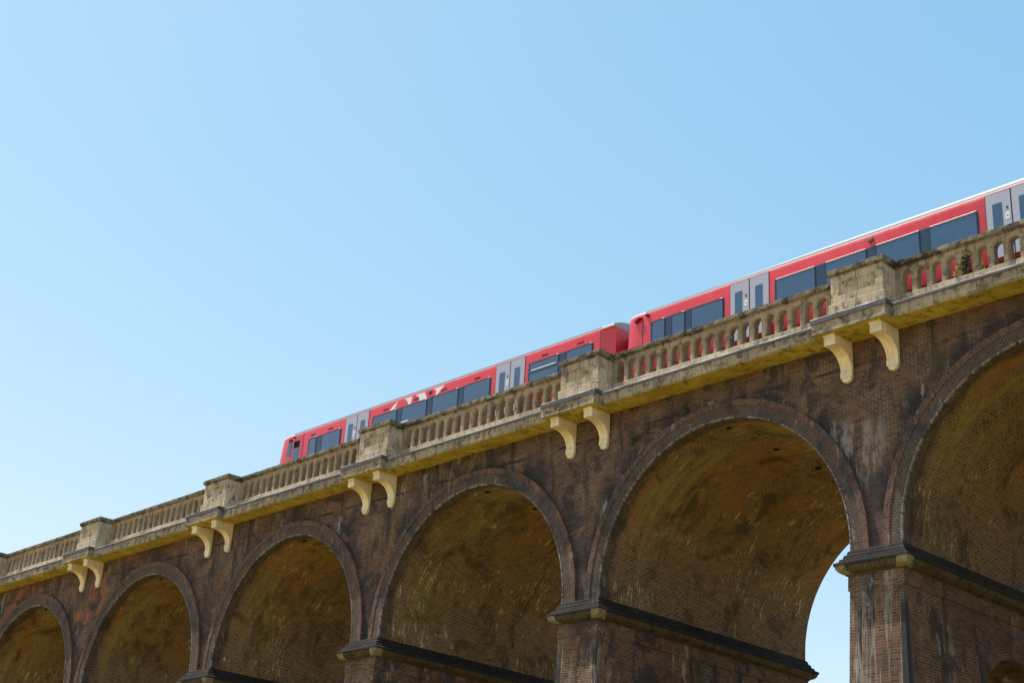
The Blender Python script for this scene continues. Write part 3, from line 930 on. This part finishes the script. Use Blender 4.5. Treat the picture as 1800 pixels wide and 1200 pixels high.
def body_mi(j, m):
    jj = min(j, m - 2 - j)
    if jj <= 5: return 0
    return 1  # roof, and the sun gleam on the cantrail painted in roof colour
def end_cap(mb, s, flip, zsplit=10.62):
    lo = [p for p in s if p[2] <= zsplit]; hi = [p for p in s if p[2] >= zsplit - 0.05]
    mb.face(lo[::-1] if flip else lo, mi=0)
    mb.face(hi[::-1] if flip else hi, mi=2)

def rrect(x0, x1, z0, z1, r, n=4):
    pts = []
    for cx_, cz_, a0 in ((x1 - r, z0 + r, -90), (x1 - r, z1 - r, 0), (x0 + r, z1 - r, 90), (x0 + r, z0 + r, 180)):
        for i in range(n + 1):
            a = radians(a0 + 90 * i / n)
            pts.append((cx_ + r * cos(a), cz_ + r * sin(a)))
    return pts
def plate(pts, yf, yb, mb=None, bev=0.0):
    """flat plate with outline pts in x-z, front at yf, reaching back to yb"""
    mb = mb or MB()
    cx_ = sum(p[0] for p in pts) / len(pts); cz_ = sum(p[1] for p in pts) / len(pts)
    if bev:
        ins = []
        for x, z in pts:
            dx, dz = cx_ - x, cz_ - z; l = math.hypot(dx, dz) or 1
            ins.append((x + math.copysign(min(bev, abs(dx)), dx), z + math.copysign(min(bev, abs(dz)), dz)))
        mb.face([(x, yf, z) for x, z in ins])
        for i in range(len(pts)):
            j = (i + 1) % len(pts)
            mb.face([(pts[i][0], yf + bev, pts[i][1]), (pts[j][0], yf + bev, pts[j][1]), (ins[j][0], yf, ins[j][1]), (ins[i][0], yf, ins[i][1])])
        yf2 = yf + bev
    else:
        mb.face([(x, yf, z) for x, z in pts]); yf2 = yf
    for i in range(len(pts)):
        j = (i + 1) % len(pts)
        mb.face([(pts[i][0], yf2, pts[i][1]), (pts[i][0], yb, pts[i][1]), (pts[j][0], yb, pts[j][1]), (pts[j][0], yf2, pts[j][1])])
    return mb
def ring_plate(pts, w, yf, yb, mb=None):
    mb = mb or MB()
    x0 = min(p[0] for p in pts); x1 = max(p[0] for p in pts); z0 = min(p[1] for p in pts); z1 = max(p[1] for p in pts)
    cx_, cz_ = (x0 + x1) / 2, (z0 + z1) / 2
    sx_, sz_ = 1 - 2 * w / (x1 - x0), 1 - 2 * w / (z1 - z0)
    ins = [(cx_ + (x - cx_) * sx_, cz_ + (z - cz_) * sz_) for x, z in pts]
    n = len(pts)
    for i in range(n):
        j = (i + 1) % n
        mb.face([(pts[i][0], yf, pts[i][1]), (pts[j][0], yf, pts[j][1]), (ins[j][0], yf, ins[j][1]), (ins[i][0], yf, ins[i][1])])
        mb.face([(pts[i][0], yf, pts[i][1]), (pts[i][0], yb, pts[i][1]), (pts[j][0], yb, pts[j][1]), (pts[j][0], yf, pts[j][1])])
        mb.face([(ins[i][0], yf, ins[i][1]), (ins[j][0], yf, ins[j][1]), (ins[j][0], yb, ins[j][1]), (ins[i][0], yb, ins[i][1])])
    return mb

class Car:
    def __init__(self, label, xo):
        self.root = tag(empty("train_carriage", (xo, YM, 7.26)), label, "train carriage", "carriages of the red train")
        self.off = Vector((-xo, -YM, -7.26))
    def part(self, mb, name, mats, parent=None, **kw):
        o = mb.build(name, mats, parent or self.root, **kw)
        if parent is None: o.location = self.off
        return o
    def window(self, x0, x1, z0=9.35, z1=10.19, r=0.07, strip=None):
        pts = rrect(x0, x1, z0, z1, r)
        w = self.part(plate(rrect(x0 + 0.012, x1 - 0.012, z0 + 0.012, z1 - 0.012, r), YT - 0.018, YT + 0.02), "window", M['glass'])
        self.part(ring_plate(pts, 0.035, YT - 0.024, YT + 0.02), "window_frame", M['frame'], w)
        if strip:
            sa, sb = strip
            mb = MB(); mb.prism_x([(YT + 0.0, z1 - 0.005), (YT + 0.0, z1 + 0.022), (YT - 0.028, z1 + 0.010), (YT - 0.040, z1 - 0.005), (YT - 0.030, z1 - 0.015)], sa, sb, 1)
            self.part(mb, "sun_glint_strip", M['trim_and_glint'], w)  # sunlit top edge of the pane, painted as a bright strip
        return w
    def band(self, x0, x1, z0=9.30, z1=10.20):
        return self.part(plate(rrect(x0, x1, z0, z1, 0.05), YT - 0.008, YT + 0.02), "window_band", M['band'])
    def doorway(self, x0, x1):
        xm = (x0 + x1) / 2 + 0.005
        for i, (a, b) in enumerate(((x0 + 0.012, xm - 0.022), (xm + 0.022, x1 - 0.012))):
            d = self.part(plate([(a, 8.50), (b, 8.50), (b, 10.555), (a, 10.555)], YT - 0.014, YT + 0.03), "door", M['grey'])
            wx0 = x0 + 0.205 if i == 0 else x0 + 1.03
            self.part(plate(rrect(wx0, wx0 + 0.30, 9.0, 10.215, 0.025), YT - 0.020, YT + 0.0), "door_window", M['glass'], d)
            if i == 0:
                mb = MB(); plate(rrect(xm - 0.20, xm - 0.07, 9.62, 9.84, 0.03), YT - 0.020, YT, mb)
                self.part(mb, "button_plate", M['white'], d)
                self.part(plate(rrect(xm - 0.165, xm - 0.105, 9.95, 10.03, 0.02), YT - 0.022, YT), "door_button", M['frame'], d)
                self.part(plate(rrect(xm - 0.155, xm - 0.115, 9.70, 9.76, 0.015), YT - 0.024, YT), "door_button", M['cam'], d)
        # dark door seams and the drip rail above
        mb = MB()
        for a, b in ((x0 - 0.012, x0 + 0.012), (xm - 0.022, xm + 0.022), (x1 - 0.012, x1 + 0.012)):
            mb.box(a, b, YT - 0.006, YT + 0.02, 8.48, 10.57)
        mb.box(x0 - 0.012, x1 + 0.012, YT - 0.008, YT + 0.03, 10.555, 10.575)
        self.part(mb, "door_seal", M['frame'])
        # a row of small roof fittings above the doorway
        for q in range(6):
            xx = x0 + 0.05 + q * 0.30 + (0.06 if q in (2, 3) else 0)
            mb = MB(); mb.box(xx, xx + 0.055, YT + 0.36, YT + 0.45, 10.79, 10.875)
            self.part(mb, "roof_fitting", M['cam'])
    def vent(self, x):
        self.part(plate(rrect(x, x + 0.34, 10.315, 10.375, 0.012), YT - 0.006, YT + 0.02), "side_vent", M['vent'])
    def pod(self, x, w=0.15):
        self.part(plate(rrect(x, x + w, 10.37, 10.51, 0.02), YT - 0.06, YT + 0.02, None, 0.02), "camera_pod", M['cam'])
    def marker(self, x, z, w, h, d, slant=0.0):
        mb = MB(); n = 10
        f = []; b = []
        for i in range(n):
            a = 2 * pi * i / n
            xx = x + w * cos(a); zz = z + h * sin(a) + slant * cos(a)
            b.append((xx, YT + 0.05, zz)); f.append((x + (xx - x) * 0.75, YT - d, z + (zz - z) * 0.75))
        mb.face(f)
        for i in range(n):
            j = (i + 1) % n
            mb.face([f[i], f[j], b[j], b[i]])
        self.part(mb, "marker_lamp", M['lamp'], smooth=50)
    def gutter(self, stations):
        """dark channel between the cantrail and the roof; stations = [(x, profile)]"""
        mb = MB(); rings = []
        for x, prof in stations:
            (ya, za), (yb, zb) = prof[7], prof[8]
            rings.append([(x, y, z) for y, z in ((ya + 0.01, za - 0.004), (yb + 0.01, zb), (yb - 0.012, zb + 0.004), (ya - 0.012, za))])
        for a_, b_ in zip(rings[:-1], rings[1:]):
            for i in range(4):
                j = (i + 1) % 4
                mb.face([a_[i], a_[j], b_[j], b_[i]])
        mb.face(rings[0]); mb.face(rings[-1][::-1])
        self.part(mb, "roof_gutter", M['cam'])
    def under(self, x0, x1):
        mb = MB(); mb.box(x0 + 0.4, x1 - 0.4, YT + 0.20, 2 * YM - YT - 0.20, 8.15, 8.475)
        self.part(mb, "underframe", M['dark'])
        for xc in (x0 + 3.1, x1 - 3.1):
            mb = MB(); mb.box(xc - 1.6, xc + 1.6, YT + 0.22, YT + 0.40, 7.60, 7.95); mb.box(xc - 1.6, xc + 1.6, 2 * YM - YT - 0.40, 2 * YM - YT - 0.22, 7.60, 7.95)
            mb.box(xc - 0.3, xc + 0.3, YT + 0.40, 2 * YM - YT - 0.40, 7.65, 8.20)
            bo = self.part(mb, "bogie", M['dark'])
            for dx in (-1.25, 1.25):
                for yy in (YM - 0.7175, YM + 0.7175):
                    m2 = MB(); n = 20; ra = 0.42
                    P1 = [(xc + dx + ra * cos(2 * pi * i / n), 7.265 + ra + ra * sin(2 * pi * i / n)) for i in range(n)]
                    m2.face([(x, yy - 0.06, z) for x, z in P1]); m2.face([(x, yy + 0.06, z) for x, z in P1][::-1])
                    for i in range(n):
                        j = (i + 1) % n
                        m2.face([(*P1[i][:1], yy - 0.06, P1[i][1]), (P1[i][0], yy + 0.06, P1[i][1]), (P1[j][0], yy + 0.06, P1[j][1]), (P1[j][0], yy - 0.06, P1[j][1])])
                    self.part(m2, "wheel", M['steel'], bo)
        for a, b in ((x0 + 5.6, x0 + 8.4), (x0 + 9.0, x0 + 11.6), (x0 + 12.3, x0 + 14.6)):
            mb = MB(); mb.box(a, b, YT + 0.16, YT + 0.9, 7.62, 8.20)
            self.part(mb, "equipment_case", M['dark'], bevel=0.02)

# carriage with the rounded leading end
A = Car("red carriage with a rounded cab end and large white letters above its windows", -21.8)
mb = MB()
secs = [sect(-32.08, 0.36, 0.44, 0.16), sect(-32.06, 0.22, 0.28, 0.16), sect(-32.0, 0.11, 0.14, 0.15), sect(-31.88, 0.045, 0.06, 0.14), sect(-31.60, 0.012, 0.01, 0.08), sect(-31.25, 0.0, 0.0, 0.0),
        sect(-12.54), sect(-12.50, 0.004, low=True), sect(-11.92, 0.16, 0.0, low=True)]
loft(mb, secs, body_mi)
end_cap(mb, secs[0], True, 10.25); end_cap(mb, secs[-1], False)
A.part(mb, "body", [M['red'], M['roof'], M['greyend']], smooth=28)
A.gutter([(-30.95, half_prof), (-12.52, half_prof)])
A.under(-31.3, -12.2)
# seams
for xs, (za, zb) in ((-12.54, (8.5, 10.58)), (-30.18, (8.5, 10.57)), (-31.04, (8.6, 10.45))):
    mb = MB(); mb.box(xs - 0.012, xs + 0.012, YT - 0.004, YT + 0.02, za, zb)
    A.part(mb, "panel_seam", M['frame'])
A.part(plate([(-31.36, 9.74), (-31.10, 9.72), (-31.03, 10.30), (-31.30, 10.34)], YT - 0.012, YT + 0.09), "cab_window", M['glass'])
cd = A.part(plate([(-31.0, 8.6), (-30.24, 8.6), (-30.24, 10.50), (-31.0, 10.50)], YT - 0.008, YT + 0.02), "cab_door", M['red'])
A.part(plate(rrect(-30.90, -30.42, 9.20, 10.325, 0.04), YT - 0.014, YT + 0.0), "cab_door_window", M['glass'], cd)
A.part(plate(rrect(-30.85, -30.45, 9.98, 10.295, 0.03), YT - 0.018, YT + 0.0), "open_toplight_shade", M['hole_shade'], cd)  # black plate for the shade inside the open toplight
A.marker(-31.14, 10.42, 0.15, 0.058, 0.06, 0.055)
A.marker(-30.86, 10.50, 0.075, 0.055, 0.07)
A.band(-29.80, -27.46)
A.window(-29.76, -29.20, strip=(-29.30, -29.20)); A.window(-28.84, -27.52, strip=(-27.62, -27.52))
A.doorway(-27.20, -25.64)
A.band(-25.40, -18.20)
for a, b in ((-25.36, -23.80), (-23.50, -21.93), (-21.60, -20.06), (-19.76, -18.24)):
    A.window(a, b, strip=(b - 0.12, b - 0.01))
A.doorway(-17.94, -16.36)
A.band(-16.16, -12.86)
wnd = A.window(-16.12, -14.58, strip=(-14.70, -14.60))
A.part(plate([(-16.10, 9.76), (-14.60, 9.76), (-14.60, 9.80), (-16.10, 9.80)], YT - 0.028, YT), "hopper_bar", M['frame'], wnd)
A.part(plate([(-15.98, 9.865), (-14.73, 9.865), (-14.73, 9.90), (-15.98, 9.90)], YT - 0.030, YT), "hopper_rail", M['trim_and_glint'], wnd)
A.window(-14.22, -12.90, strip=(-13.02, -12.91))
for x in (-29.68, -28.44, -24.72, -22.79, -21.13, -19.18, -15.49, -13.69):
    A.vent(x)
A.pod(-21.87, 0.17)
A.part(plate([(-23.55, 9.49), (-23.04, 9.49), (-23.04, 9.545), (-23.55, 9.545)], YT - 0.026, YT - 0.015), "window_sticker", M['white'])
# the white letter tops that show above the windows
def curve_pts(p0, p1, p2, n=6):
    return [((1 - t) ** 2 * p0[0] + 2 * t * (1 - t) * p1[0] + t * t * p2[0], (1 - t) ** 2 * p0[1] + 2 * t * (1 - t) * p1[1] + t * t * p2[1]) for t in [i / n for i in range(n + 1)]]
letters = [
    [(-24.30, 10.22), (-23.99, 10.22)] + curve_pts((-23.99, 10.22), (-23.90, 10.40), (-23.78, 10.53))[1:] + curve_pts((-23.78, 10.53), (-24.12, 10.42), (-24.30, 10.22))[1:-1],
    [(-23.10, 10.22), (-22.96, 10.22), (-22.89, 10.535), (-23.40, 10.535), (-23.40, 10.52)] + curve_pts((-23.34, 10.51), (-23.20, 10.43), (-23.10, 10.22))[:-1],
    [(-22.43, 10.22), (-21.98, 10.22), (-22.13, 10.53), (-22.66, 10.53), (-22.66, 10.49), (-22.55, 10.47), (-22.50, 10.42)],
    [(-21.44, 10.22), (-21.36, 10.22), (-20.92, 10.535), (-21.60, 10.535), (-21.60, 10.51), (-21.47, 10.48), (-21.42, 10.40)],
]
for L_ in letters:
    A.part(plate(L_, YT - 0.0045, YT + 0.004), "letter", M['white'])
# gangway to the next carriage
mb = MB()
def gsec(x, e):
    return [(x, YM - 0.42 + e, 8.35 + e), (x, YM + 0.42 - e, 8.35 + e), (x, YM + 0.42 - e, 10.45 - e), (x, YM - 0.42 + e, 10.45 - e)]
gs = []
for i in range(7):
    x = -12.02 + i * 0.14
    gs += [gsec(x, 0.0), gsec(x + 0.09, 0.0), gsec(x + 0.10, 0.06), gsec(x + 0.13, 0.06)]
for a_, b_ in zip(gs[:-1], gs[1:]):
    for i in range(4):
        j = (i + 1) % 4
        mb.face([a_[i], a_[j], b_[j], b_[i]])
mb.face(gs[0]); mb.face(gs[-1][::-1])
A.part(mb, "gangway_bellows", M['dark'])

# following carriage, running out of the picture on the right
B = Car("red carriage with grey double doors running out of the picture at the right", -1.0)
mb = MB()
FB, FN = full_prof_b, full_prof_n
secs = [sect(-11.36, 0.36, 0.20, 0.06, FN), sect(-11.34, 0.20, 0.09, 0.06, FN), sect(-11.26, 0.08, 0.03, 0.06, FN), sect(-11.06, 0.02, 0.0, 0.04, FN), sect(-10.75, prof=FN), sect(-10.2, prof=FN),
        sect(-3.0, prof=FB), sect(8.20, prof=FB), sect(8.9, 0.16, 0.0, prof=FB, low=True)]
loft(mb, secs, body_mi)
end_cap(mb, secs[0], True, 10.3); end_cap(mb, secs[-1], False)
B.part(mb, "body", [M['red'], M['roof'], M['greyend']], smooth=28)
B.gutter([(-10.42, half_prof_n), (-10.2, half_prof_n), (-3.0, half_prof_b), (8.2, half_prof_b)])
B.under(-10.9, 8.6)
for xs, (za, zb) in ((-10.52, (8.5, 10.40)), (8.2, (8.5, 10.58))):
    mb = MB(); mb.box(xs - 0.014, xs + 0.014, YT - 0.004, YT + 0.02, za, zb)
    B.part(mb, "panel_seam", M['frame'])
B.marker(-10.72, 10.43, 0.19, 0.062, 0.09, 0.070)
B.marker(-10.30, 10.50, 0.085, 0.060, 0.09)
B.band(-10.16, -6.94)
for a, b in ((-10.12, -9.50), (-9.22, -8.62), (-8.36, -6.98)):
    B.window(a, b, strip=(b - 0.13, b - 0.02))
B.doorway(-6.70, -5.12)
B.band(-4.90, 2.33)
for a, b in ((-4.86, -3.32), (-2.96, -1.44), (-1.12, 0.40), (0.72, 2.29)):
    B.window(a, b, strip=(a + 0.04, b - 0.02))
B.doorway(2.57, 4.15)
B.band(4.40, 7.6)
for a, b in ((4.44, 5.90), (6.22, 7.56)):
    B.window(a, b, strip=(a + 0.04, b - 0.02))
B.pod(-1.36, 0.17)

# ------------------------------------------------------------------ plants growing on the stone
def leaf(mb, p, size, nrm):
    n = Vector(nrm).normalized()
    a = n.orthogonal().normalized()
    a.rotate(Matrix.Rotation(random.uniform(0, 2 * pi), 3, n))
    b = n.cross(a)
    p = Vector(p); l, w = size, size * 0.55
    mb.face([p - a * l, p - b * w + n * 0.01, p + a * l, p + b * w + n * 0.01])
def plant(name, label, cat, spots, mat, stem_pts, base):
    root = tag(empty(name, base), label, cat)
    off = -Vector(base)
    mb = MB()
    for (c, rad, n, size) in spots:
        for _ in range(n):
            d = Vector([random.gauss(0, 1) for _ in range(3)])
            d = Vector((d.x * rad[0], d.y * rad[1], d.z * rad[2])) * 0.5
            leaf(mb, Vector(c) + d, size * random.uniform(0.6, 1.3), (random.gauss(0, 0.6), -1 + random.gauss(0, 0.4), random.gauss(0.5, 0.5)))
    o = mb.build("leaves", mat, root, merge=False); o.location = off
    mb = MB()
    for line in stem_pts:
        for a, b in zip(line[:-1], line[1:]):
            a, b = Vector(a), Vector(b); r = 0.006
            d = (b - a).normalized(); u = d.orthogonal().normalized(); v = d.cross(u)
            for i in range(4):
                t0, t1 = pi / 2 * i, pi / 2 * (i + 1)
                e0 = u * cos(t0) * r + v * sin(t0) * r; e1 = u * cos(t1) * r + v * sin(t1) * r
                mb.face([a + e0, b + e0, b + e1, a + e1])
    o = mb.build("stem", M['stem'], root); o.location = off
    return root
ox = [op_x(j) + P for j in range(NO)]
near = lambda x: min(ox, key=lambda a: abs(a - x))
xo = near(3.13)
plant("climbing_plant", "dense dark green climber with red tips filling one opening of the balustrade", "plant",
      [((xo - 0.02, 0.26, 7.40), (0.15, 0.12, 0.40), 420, 0.036), ((xo - 0.02, 0.2, 7.25), (0.12, 0.06, 0.30), 60, 0.03)], M['ivy'],
      [[(xo, 0.22, 7.09), (xo - 0.03, 0.22, 7.35), (xo + 0.03, 0.2, 7.66)]], (xo, 0.25, 7.09))
plant("trailing_plant", "pale yellow green plant trailing over a baluster left of the dark climber", "plant",
      [((xo - 0.27, 0.18, 7.32), (0.07, 0.06, 0.34), 46, 0.030), ((xo - 0.36, 0.20, 7.16), (0.09, 0.06, 0.10), 22, 0.028), ((xo + 0.02, 0.17, 7.66), (0.16, 0.06, 0.08), 34, 0.028)], M['ivyp'],
      [[(xo - 0.36, 0.2, 7.07), (xo - 0.27, 0.18, 7.3), (xo - 0.22, 0.18, 7.5)]], (xo - 0.36, 0.2, 7.07))
plant("seedling", "small yellow and red leaved seedling in the opening right of the dark climber", "plant",
      [((xo + 0.42, 0.28, 7.26), (0.08, 0.08, 0.22), 36, 0.030)], M['ivyp'],
      [[(xo + 0.43, 0.28, 7.09), (xo + 0.42, 0.28, 7.3)]], (xo + 0.43, 0.28, 7.09))
def tuft(c, clumps, label):
    sp = [((c[0] + dx, WALL - 0.05, c[2] + dz), (sx_, 0.05, sz_), n_, sz) for dx, dz, sx_, sz_, n_, sz in clumps]
    st = [[(c[0], WALL, c[2]), (c[0] + dx * 0.6, WALL - 0.05, c[2] + dz * 0.6), (c[0] + dx, WALL - 0.06, c[2] + dz)] for dx, dz, *_ in clumps]
    plant("fern", label, "fern", sp, M['fern'], st, (c[0], WALL, c[2]))
tuft((-8.70, WALL, 4.84), [(0.0, 0.02, 0.20, 0.16, 60, 0.040), (0.22, 0.10, 0.22, 0.14, 50, 0.032), (0.48, 0.20, 0.26, 0.14, 40, 0.026), (0.74, 0.34, 0.24, 0.12, 26, 0.022), (-0.16, -0.08, 0.12, 0.12, 14, 0.024)],
     "larger straggling green fern on the brick wall above the left haunch of an arch")
tuft((-6.60, WALL, 5.40), [(0.0, 0.04, 0.12, 0.20, 42, 0.032), (0.05, -0.14, 0.10, 0.12, 22, 0.026), (-0.08, 0.18, 0.10, 0.08, 12, 0.022)],
     "smaller upright fern in the brick joint just under the yellow cornice soffit")
